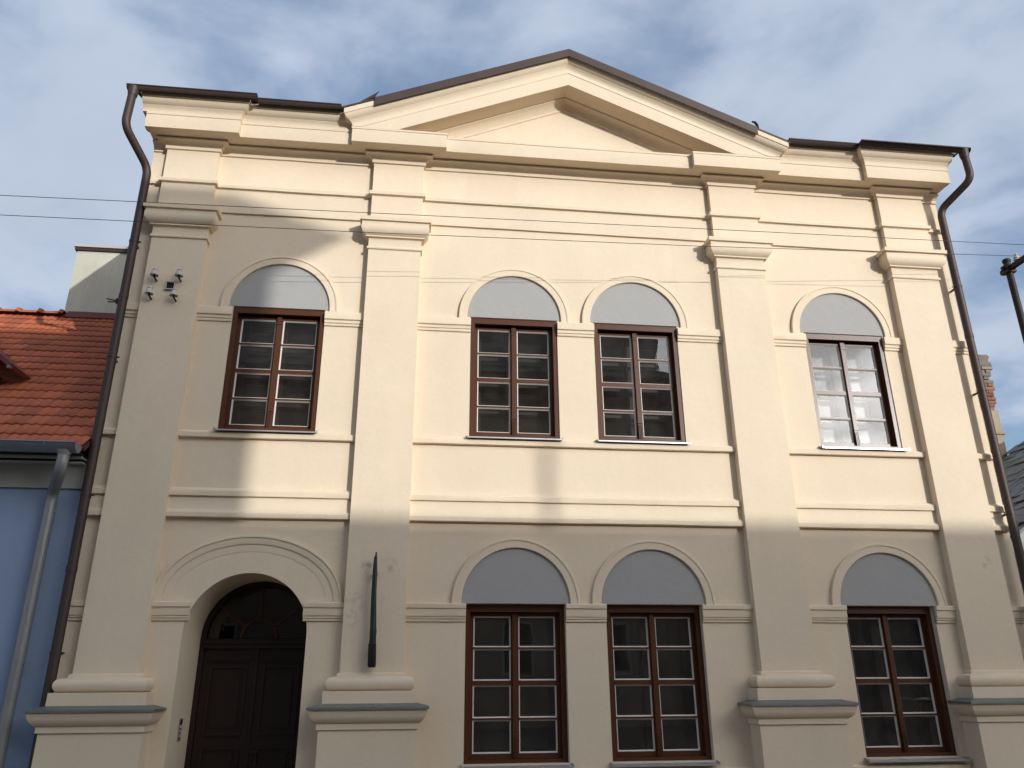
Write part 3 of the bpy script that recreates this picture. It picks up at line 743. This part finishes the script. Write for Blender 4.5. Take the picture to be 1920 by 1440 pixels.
# ---------------------------------------------------------------- things fixed to or hung in front of the house
INS = [(-3.626, 5.126, 'top left'), (-3.312, 5.135, 'top right'), (-3.650, 4.850, 'bottom left'), (-3.335, 4.838, 'bottom right')]
first = None
for k, (x, z, where) in enumerate(INS):
    lab = 'white porcelain insulator on iron hook, %s of four around the wall box' % where
    y = -BP-.10
    if first is None:
        e_ = empty('insulator', (x, y, z), lab, 'insulator', 'insulators on the left pilaster')
        q = MB(); q.lathe([(.02, z+.068), (.031, z+.062), (.034, z+.048), (.026, z+.038), (.036, z+.028), (.048, z+.004), (.055, z-.026), (.055, z-.036), (.044, z-.036), (.02, z-.01)], x, y, 14)
        obj('bell', q, 'porcelain', e_, smooth=50)
        q = MB(); q.tube(bend([(x, y, z-.015), (x, y, z-.058), (x+.006, y+.03, z-.068), (x+.006, -BP+.02, z-.068)], .015, 4), .012, 8)
        obj('hook', q, 'iron', e_, smooth=50)
        first = e_
    else:
        c = copy_tree(first, None, Vector((x-INS[0][0], 0, z-INS[0][1]))); c['label'] = lab

# tall dark tapered metal case on the second pilaster
e_ = empty('wall_fixture', (-.47, -.2, .14), 'tall narrow dark green metal case standing upright on the second pilaster', 'wall fixture')
def taper(rows):
    m = MB(); m.loft([[(x-w, -p-d, z), (x+w*.6, -p-d-.01, z), (x+w, -p-d+.015, z), (x+w, -p, z), (x-w, -p, z)] for x, z, w, d, p in rows], closed_cols=True, caps=True); return m
prof_ = [(-.497, 1.415, .022, .05), (-.497, 1.25, .030, .06), (-.493, .95, .036, .07), (-.485, .70, .040, .08), (-.482, .60, .041, .085), (-.480, .54, .046, .10), (-.482, .50, .044, .09), (-.482, .415, .045, .085)]
rows_ = []
for (a, b) in zip(prof_, prof_[1:]):
    n_ = max(1, int((a[1]-b[1])/.03))
    for k in range(n_ + (b is prof_[-1])):
        t = k/n_; x, z, w, d = [a[i]+(b[i]-a[i])*t for i in range(4)]
        ring = []
        for h in range(12):
            ang = 2*math.pi*h/12; f = .90 + .07*math.sin(3*ang + z*5) * (z < 1.3) + .06*noise.noise(Vector((h*.9, z*6, 2)))
            ring.append((x + w*f*math.cos(ang), -.24 - d*.55*f*math.sin(ang), z))
        rows_.append(ring)
m = MB(); m.loft(rows_, closed_cols=True, caps=True)
obj('case', m, 'green_metal', e_, smooth=60)
obj('holder', taper([(-.481, .414, .044, .085, .19), (-.474, .17, .046, .09, .19), (-.472, .15, .036, .07, .2)]), 'iron', e_, smooth=40)
q = MB(); q.tube([(-.495, -.23, 1.41), (-.494, -.23, 1.47)], [.012, .009], 8); obj('tip', q, 'iron', e_, smooth=40)
for z in (1.22, .33):
    q = MB(); q.box(-.50, -.47, -.21, -BP+.01, z-.02, z+.02); obj('wall_bracket', q, 'iron', e_)

# wires
def wire(name, pts, r, label):
    P = [Vector(p) for p in pts]; m = MB(); out = []
    for i in range(len(P)-1):
        for k in range(12):
            out.append(P[i].lerp(P[i+1], k/12))
    out.append(P[-1]); m.tube(out, r, 6)
    o = obj(name, m, 'wire', None, smooth=60); return tag(o, label, 'wire', 'overhead wires')
W1 = [(-9.539, -1.41, 5.366), (-5.155, -1.3, 5.505), (-0.771, -1.19, 5.644), (3.603, -1.05, 5.801), (8.676, -0.93, 5.943), (8.98, -0.923, 5.952)]
W2 = [(-9.62, -1.31, 5.172), (-5.197, -1.13, 5.335), (-0.774, -0.95, 5.498), (3.698, -0.75, 5.707), (8.882, -0.52, 6.004)]
wire('overhead_wire', W1, .0042, 'upper of two thin wires crossing in front of the house')
wire('overhead_wire', W2, .0042, 'lower of two thin wires, ending at the iron pole insulator')
w1end, w2end = W1[-1], W2[-1]

# iron pole with crossarm at the right
px, py, pz = w2end[0], -.32, w2end[2]-.115
e_ = empty('utility_pole', (px, py, GROUND), 'dark iron pole with a crossarm carrying wire insulators', 'pole')
q = MB(); q.tube([(px, py, GROUND), (px, py, pz+.12)], .050, 14); obj('pole_shaft', q, 'iron', e_, smooth=40)
q = MB(); q.lathe([(.052, pz+.11), (.060, pz+.12), (.060, pz+.155), (.045, pz+.17)], px, py, 14); obj('pole_cap', q, 'iron', e_, smooth=40)
q = MB(); q.box(px-.035, px+.035, w1end[1]-.12, py+.14, pz-.04, pz+.03); q.box(px-.07, px+.07, py-.07, py+.07, pz-.075, pz+.06); obj('crossarm', q, 'iron', e_)
q = MB(); q.tube([(px-.07, py, pz), (px-.105, py, pz)], .03, 8); obj('clamp_bolt', q, 'iron', e_, smooth=40)
for y in (w2end[1], w1end[1]):
    q = MB(); z = pz+.085; x = px
    q.lathe([(.014, z+.062), (.026, z+.056), (.028, z+.046), (.018, z+.038), (.022, z+.03), (.040, z+.012), (.044, z-.008), (.032, z-.012), (.038, z-.02), (.046, z-.038), (.02, z-.043)], x, y, 14); obj('insulator_bell', q, 'porcelain', e_, smooth=50)
    q = MB(); q.tube([(x, y, pz+.03), (x, y, pz+.05)], .012, 8); obj('insulator_pin', q, 'iron', e_)

# ---------------------------------------------------------------- blue house on the left
bh = empty('blue_house', (-9, 0, GROUND), 'blue house with red tiled roof, zinc gutter and rendered chimney', 'building')
m = MB(); m.box(-14, -4.03, 0, 8, GROUND, 2.22); obj('wall', m, 'blue', bh)
m = MB(); m.box(-14, -4.03, -.025, .03, 2.245, 2.52); obj('frieze_band', m, 'pale', bh)
m = MB(); m.box(-14, -4.03, -.035, .03, 2.222, 2.244); obj('frieze_moulding', m, 'pale', bh)
for (y, z0, z1, mat) in ((-.10, 2.522, 2.54, 'white_board'), (-.085, 2.5405, 2.572, 'dark'), (-.16, 2.5725, 2.595, 'white_board'), (-.30, 2.5955, 2.63, 'dark')):
    m = MB(); m.box(-14, -4.12, y, .03, z0, z1); obj('eaves_board', m, mat, bh)
PITCH = math.atan2(6.33-2.66, 4.35); EY, EZ = -.36, 2.655
def roof_pt(s, dn=0.0): return (EY + s*math.cos(PITCH) - dn*math.sin(PITCH), EZ + s*math.sin(PITCH) + dn*math.cos(PITCH))
SLEN = 4.35/math.cos(PITCH)
m = MB()
(y0, z0), (y1, z1) = roof_pt(.02, -.06), roof_pt(SLEN, -.06); (y2, z2), (y3, z3) = roof_pt(.02, -.02), roof_pt(SLEN, -.02)
m.hexa([(-14, y0, z0), (-4.04, y0, z0), (-4.04, y1, z1), (-14, y1, z1), (-14, y2, z2), (-4.04, y2, z2), (-4.04, y3, z3), (-14, y3, z3)])
m.hexa([(-14, y1, z1), (-4.04, y1, z1), (-4.04, 8.4, 2.6), (-14, 8.4, 2.6), (-14, y3, z3), (-4.04, y3, z3), (-4.04, 8.4, 2.65), (-14, 8.4, 2.65)])
m.box(-13.9, -4.04, 3.6, 4.2, 2.2, 5.9)
roof = obj('roof', m, 'under', bh)
# one interlocking tile: two rolls, a thick front lip
TW, TG, TL = .236, SLEN/19.0, SLEN/19.0+.075
def tile_mesh():
    m = MB(); nx = 14
    def h(u): return .015*(.5+.5*math.sin(2*math.pi*2*u - .6))
    top0 = [(-TW/2+TW*k/nx, 0, h(k/nx)+.020) for k in range(nx+1)]
    top1 = [(-TW/2+TW*k/nx, TL, h(k/nx)-.004) for k in range(nx+1)]
    bot0 = [(q[0], 0, q[2]-.030) for q in top0]
    m.loft([bot0, top0, top1], caps=False)
    me = bpy.data.meshes.new('roof_tile'); me.from_pydata(m.v, [], m.f); me.update()
    for p_ in me.polygons: p_.use_smooth = len(p_.vertices) == 4 and p_.index >= nx
    return me
tm = tile_mesh()
rest = MB(); cand = []
for r_ in range(19):
    for c_ in range(42):
        x = -4.05-TW/2 - c_*TW - (.0 if r_ % 2 == 0 else .0)
        y, z = roof_pt(r_*TG + .0, .004)
        vis_left = -5.15 - .65*(y+.4)     # the photograph's left border on this roof
        cand.append((x < vis_left-.25, c_, x, y, z, r_))
def near(c): return (c[0], c[1])
cand.sort(key=near)
for i, (_, c_, x, y, z, r_) in enumerate(cand):
    if i < 285:
        o = inst('roof_tile', tm, 'tile', roof, (x+random.uniform(-.002, .002), y, z+random.uniform(0, .004)), (PITCH+random.uniform(-.012, .012), random.uniform(-.008, .008), random.uniform(-.006, .006)))
    else:
        for_v = [Matrix.Rotation(PITCH, 4, 'X') @ v.co for v in tm.vertices]
        rest.add([(q.x+x, q.y+y, q.z+z) for q in for_v], [tuple(p_.vertices) for p_ in tm.polygons])
o = obj('roof_tiling', rest, 'tile', roof); o['kind'] = 'stuff'
# ridge tiles
def ridge_mesh():
    m = MB(); rows = []
    for x, k in ((0, 1.15), (.02, 1.5), (.05, 1.62), (.08, 1.15), (.40, 1.05)):
        rows.append([(-x, -.115*k*math.cos(a), .075*k*math.sin(a)) for a in [math.pi*j/8 for j in range(9)]])
    m.loft(rows, caps=False); me = m.mesh('ridge_tile', 40); return me
rm = ridge_mesh(); ry, rz = roof_pt(SLEN, .01)
for k in range(16):
    inst('ridge_tile', rm, 'tile', roof, (-6.62-.37*k, ry, rz+.005), (0, 0, random.uniform(-.01, .01)))
m = MB(); y0, z0 = roof_pt(SLEN-.13, .03); m.hexa([(-6.62, y0, z0), (-4.05, y0, z0), (-4.05, y0+.2, z0+.20), (-6.62, y0+.2, z0+.20), (-6.62, y0-.01, z0+.02), (-4.05, y0-.01, z0+.02), (-4.05, y0+.19, z0+.22), (-6.62, y0+.19, z0+.22)])
obj('ridge_flashing', m, 'red_metal', roof)
m = MB(); m.box(-6.72, -5.2, 4.12, 4.8, 5.6, 7.80)
ch = obj('chimney', m, 'chimney', bh)
m = MB(); m.box(-6.78, -5.14, 4.06, 4.86, 7.865, 7.925); obj('chimney_cap', m, 'concrete', ch)
m = MB(); m.box(-6.76, -5.16, 4.08, 4.84, 7.801, 7.864); obj('chimney_collar', m, 'brown_metal', ch)
# dormer at the left border
dm = MB()
dm.box(-7.6, -6.02, 1.0, 2.6, 3.2, 4.10); dmo = obj('dormer', dm, 'door_wood', bh)
q = MB(); q.hexa([(-6.80, .72, 4.98), (-5.66, .72, 4.06), (-5.66, 2.4, 4.06), (-6.80, 3.0, 4.98), (-6.80, .72, 5.05), (-5.64, .72, 4.12), (-5.64, 2.4, 4.12), (-6.80, 3.0, 5.05)])
q.hexa([(-6.80, .72, 4.98), (-7.94, .72, 4.06), (-7.94, 2.4, 4.06), (-6.80, 3.0, 4.98), (-6.80, .72, 5.05), (-7.96, .72, 4.12), (-7.96, 2.4, 4.12), (-6.80, 3.0, 5.05)])
obj('dormer_roof', q, 'red_metal', dmo)
q = MB(); q.box(-5.67, -5.63, .68, .74, 4.04, 4.075); obj('dormer_gutter_end', q, 'flash', dmo)
# zinc gutter and downpipe
gt = obj('gutter', gutter_mb(-14, -.46, -4.06, -.46, 2.675, 2.66, .105, 12), 'zinc', bh, smooth=40)
for k in range(8):
    x = -4.40-.75*k; q = MB()
    q.loft([[(x+dx, -.46-.1085*math.cos(a), 2.668-.1085*math.sin(a)) for a in [math.pi*j/10 for j in range(8)]] for dx in (-.013, .013)], caps=False)
    q.box(x-.013, x+.013, -.40, -.2, 2.668, 2.674); obj('gutter_bracket', q, 'zinc', gt)
q = MB(); q.tube(bend([(-4.20, -.46, 2.60), (-4.205, -.46, 2.36), (-4.385, -.12, 2.14), (-4.385, -.12, GROUND+.2)], .10, 7), .066, 16)
dp = obj('downpipe', q, 'zinc', bh, smooth=40)
for z in (1.90, .2):
    q = MB(); q.lathe([(.067, z), (.072, z), (.072, z+.022), (.067, z+.022)], -4.385, -.12, 16); q.box(-4.315, -4.25, -.13, -.11, z+.003, z+.019); q.box(-4.395, -4.375, -.06, .01, z+.003, z+.019); obj('pipe_clip', q, 'zinc', dp)
q = MB(); q.lathe([(.085, 2.58), (.075, 2.545), (.0675, 2.52)], -4.20, -.46, 16); obj('outlet', q, 'zinc', dp, smooth=40)

# ---------------------------------------------------------------- grey-roofed house on the right
gh = empty('grey_house', (12, 2, GROUND), 'neighbouring house with grey slate roof beyond the right downpipe', 'building')
m = MB()
m.add([(8.18, .5, GROUND), (17.8, .5, GROUND), (17.8, .5, 1.6), (13, .5, 4.9), (8.18, .5, 1.6), (8.18, 4, GROUND), (17.8, 4, GROUND), (17.8, 4, 1.6), (13, 4, 4.9), (8.18, 4, 1.6)],
      [(0, 1, 2, 3, 4), (9, 8, 7, 6, 5), (0, 4, 9, 5), (1, 6, 7, 2)]); obj('wall', m, 'pale', gh)
GS = .69; ga = math.atan(GS)
def gz(x): return 1.74 + GS*(x-8.2)
m = MB()
m.hexa([(8.18, .3, gz(8.18)-.06), (13, .3, gz(13)-.06), (13, 4.05, gz(13)-.06), (8.18, 4.05, gz(8.18)-.06), (8.18, .3, gz(8.18)-.012), (13, .3, gz(13)-.012), (13, 4.05, gz(13)-.012), (8.18, 4.05, gz(8.18)-.012)])
m.hexa([(13, .3, gz(13)-.06), (17.9, .3, gz(8.1)-.06), (17.9, 4.05, gz(8.1)-.06), (13, 4.05, gz(13)-.06), (13, .3, gz(13)-.012), (17.9, .3, gz(8.1)-.012), (17.9, 4.05, gz(8.1)-.012), (13, 4.05, gz(13)-.012)])
gr = obj('roof', m, 'slate', gh)
m = MB(); m.hexa([(0, -.148, .012), (.40, -.148, -.004), (.40, .148, -.004), (0, .148, .012), (0, -.148, .026), (.40, -.148, .006), (.40, .148, .006), (0, .148, .026)])
sm = m.mesh('slate')
for i in range(17):
    for j in range(12):
        x = 8.24 + i*.285*math.cos(ga)
        if x > 12.7: continue
        y = .47 + j*.302 + (.15 if i % 2 else 0) + random.uniform(-.006, .006)
        inst('slate', sm, 'slate', gr, (x+random.uniform(-.02, .02), y, gz(x)+.002+random.uniform(0, .008)), (random.uniform(-.02, .02), -ga+random.uniform(-.015, .015), random.uniform(-.03, .03)))
# old chimney of bare brick above a rendered stump
def cw(z): return 11.83 + (z-4.2)*.085     # right-hand edge, worn back towards the foot
m = MB(); m.hexa([(11.0, 4.12, 3.4), (cw(4.2), 4.12, 3.4), (cw(4.2), 4.75, 3.4), (11.0, 4.75, 3.4), (11.0, 4.12, 5.20), (cw(5.2)-.04, 4.12, 5.20), (cw(5.2)-.04, 4.75, 5.20), (11.0, 4.75, 5.20)])
m.box(10.97, cw(4.75)+.03, 4.09, 4.78, 4.68, 4.74)
chm = obj('chimney', m, 'mortar', gh)
m = MB(); m.box(11.03, 11.80, 4.16, 4.70, 5.201, 6.20); obj('chimney_core', m, 'mortar', chm)
bmesh_b = {}
m = MB(); m.box(-.118, .118, -.055, .055, 0, .064); bx = m.mesh('brick')
m2 = MB(); m2.box(-.055, .055, -.118, .118, 0, .064); by = m2.mesh('brick')
bx2, by2 = bx.copy(), by.copy()
for cse in range(13):
    z = 5.203 + cse*.0765; xr_ = cw(z) - random.uniform(0, .09) - (.05 if cse < 2 else 0) - (.07 if cse in (5, 9) else 0)
    mat, A, B = ('brick', bx, by) if cse < 8 else ('brick_grey', bx2, by2)
    off = .12 if cse % 2 else 0
    k = 0; x = xr_ - .118
    if off: 
        inst('brick', B, mat, chm, (xr_-.055, 4.12+.118, z), (0, 0, random.uniform(-.04, .04))); x = xr_-.12-.118
    while x > 11.05:
        inst('brick', A, mat, chm, (x, 4.175+random.uniform(-.025, .02), z), (random.uniform(-.04, .04), random.uniform(-.03, .03), random.uniform(-.06, .06))); x -= .248
    y = 4.12+.12+(.24 if off else .12)
    while y < 4.7:
        inst('brick', B, mat, chm, (xr_-.055+random.uniform(-.03, .02), y, z), (random.uniform(-.03, .03), random.uniform(-.04, .04), random.uniform(-.08, .08))); y += .248
m = MB(); q = [(11.0, 4.13), (11.3, 4.12), (11.6, 4.13), (cw(6.2)-.02, 4.12), (cw(6.2)-.01, 4.4), (cw(6.2)-.04, 4.74), (11.0, 4.74)]
def rough(z, k): return [(x+random.uniform(-.035, .015)-k*(x > 11.7), y+random.uniform(-.02, .02), z+random.uniform(-.02, .02)) for x, y in q]
m.loft([[(x, y, 6.199) for x, y in q], rough(6.27, 0), rough(6.33, .03), rough(6.40, .02), rough(6.45, .06)], closed_cols=True)
obj('chimney_top', m, 'brick_grey', chm)

# ---------------------------------------------------------------- houses across the square (they cast the shade and show in the panes)
oh = empty('opposite_hall', (0, -24, GROUND), 'tall ochre hall across the square, shading the left of the facade', 'building')
def osh(xs, zs, yd): return xs + yd*math.tan(R(SUN_AZ)), zs + yd/math.cos(R(SUN_AZ))*math.tan(R(SUN_EL))
YO = 21.0
ex, ez = osh(-2.16, 5.3, YO); tx, tz = osh(-1.12, 5.99, YO); kx, kz = osh(-2.85, 6.56, YO+.6)
YW = YO + .9
ex, ez = osh(-2.16, 5.3, YW)
m = MB(); m.box(-14, ex, -YO-11, -YW, GROUND, ez-.005); obj('wall', m, 'opp', oh)
m = MB(); m.hexa([(-14, -YW+.002, ez), (ex, -YW+.002, ez), (ex, -YO-11, ez), (-14, -YO-11, ez), (-14.9, -YO, tz), (tx, -YO, tz), (tx, -YO-11.7, tz), (-14.9, -YO-11.7, tz)]); oe = obj('eaves_cove', m, 'opp', oh)
m = MB(); m.hexa([(-14.9, -YO, tz+.002), (tx, -YO, tz+.002), (tx, -YO-11.7, tz+.002), (-14.9, -YO-11.7, tz+.002), (-6, -YO-3, kz+.6), (kx, -YO-.6, kz), (kx, -YO-9, kz), (-6, -YO-9, kz+.6)])
obj('roof', m, 'opp_roof', oh)
wm = None
for r_ in range(3):
    for c_ in range(6):
        x = -11.5 + c_*3.9; z = 0.2 + r_*3.7
        q = MB(); q.box(x-.6, x+.6, -YW+.001, -YW+.06, z, z+2.0); wn = obj('window', q, 'opp2', oh)
        q = MB(); q.box(x-.5, x+.5, -YW+.0605, -YW+.07, z+.1, z+1.9); obj('pane', q, 'iron', wn)
ol = empty('opposite_house', (20, -24, GROUND), 'long low grey house across the square, shading the ground floor', 'building')
lx, lz = osh(0, 1.90, YO)
m = MB(); m.box(ex+.02, 60, -YO-9, -YO, GROUND, 5.2); obj('wall', m, 'opp_low', ol)
rz_, ry_ = lz + 4.5/math.cos(R(SUN_AZ))*math.tan(R(SUN_EL)), -YO-4.5
m = MB(); m.add([(ex+.02, -YO+.4, 5.1), (60, -YO+.4, 5.1), (60, ry_, rz_), (ex+.02, ry_, rz_), (ex+.02, -YO-9.4, 5.1), (60, -YO-9.4, 5.1)], [(0, 1, 2, 3), (3, 2, 5, 4), (0, 3, 4), (1, 5, 2), (0, 4, 5, 1)])
obj('roof', m, 'opp_roof', ol)
cx_, cz_ = osh(1.665, 2.92, YO+7)
m = MB(); m.lathe([(.062, 5.5), (.062, cz_-.08), (.08, cz_-.07), (.08, cz_)], cx_, -YO-7, 12); obj('flue_pipe', m, 'zinc', ol)
for c_ in range(8):
    x = ex + 2.2 + c_*3.6
    q = MB(); q.box(x-.6, x+.6, -YO+.001, -YO+.06, .3, 2.2); wn = obj('window', q, 'opp_low', ol)
    q = MB(); q.box(x-.5, x+.5, -YO+.0605, -YO+.07, .4, 2.1); obj('pane', q, 'iron', wn)

# church farther back: dark mass seen in the upper panes
YC = 42.0; k_ = (10+YC)/10
oc = empty('church', (0, -YC-8, GROUND), 'tall stone church beyond the square with a stepped gable', 'church')
m = MB(); m.box(-18, 3.50*k_, -YC-16, -YC, GROUND, 3.98*k_); obj('wall', m, 'opp2', oc)
m = MB(); m.box(-18.3, 3.50*k_+.5, -YC-16.3, -YC+.4, 3.98*k_+.003, 3.98*k_+.5); obj('cornice', m, 'opp2', oc)
m = MB(); m.box(-17.5, 3.36*k_, -YC-15, -YC-.3, 3.98*k_+.503, 5.35*k_); obj('upper_wall', m, 'opp2', oc)
m = MB(); m.hexa([(-18, -YC-15.3, 5.351*k_), (3.40*k_, -YC-15.3, 5.351*k_), (3.40*k_, -YC, 5.351*k_), (-18, -YC, 5.351*k_), (-18, -YC-7.2, 6.2*k_), (3.40*k_, -YC-7.2, 6.2*k_), (3.40*k_, -YC-7, 6.2*k_), (-18, -YC-7, 6.2*k_)]); obj('roof', m, 'opp_roof', oc)
for c_ in range(5):
    x = -14 + c_*7
    q = MB(); q.box(x-1, x+1, -YC+.001, -YC+.1, 6, 14); wn = obj('window', q, 'opp2', oc)
    q = MB(); q.box(x-.8, x+.8, -YC+.1005, -YC+.12, 6.2, 13.8); obj('pane', q, 'iron', wn)
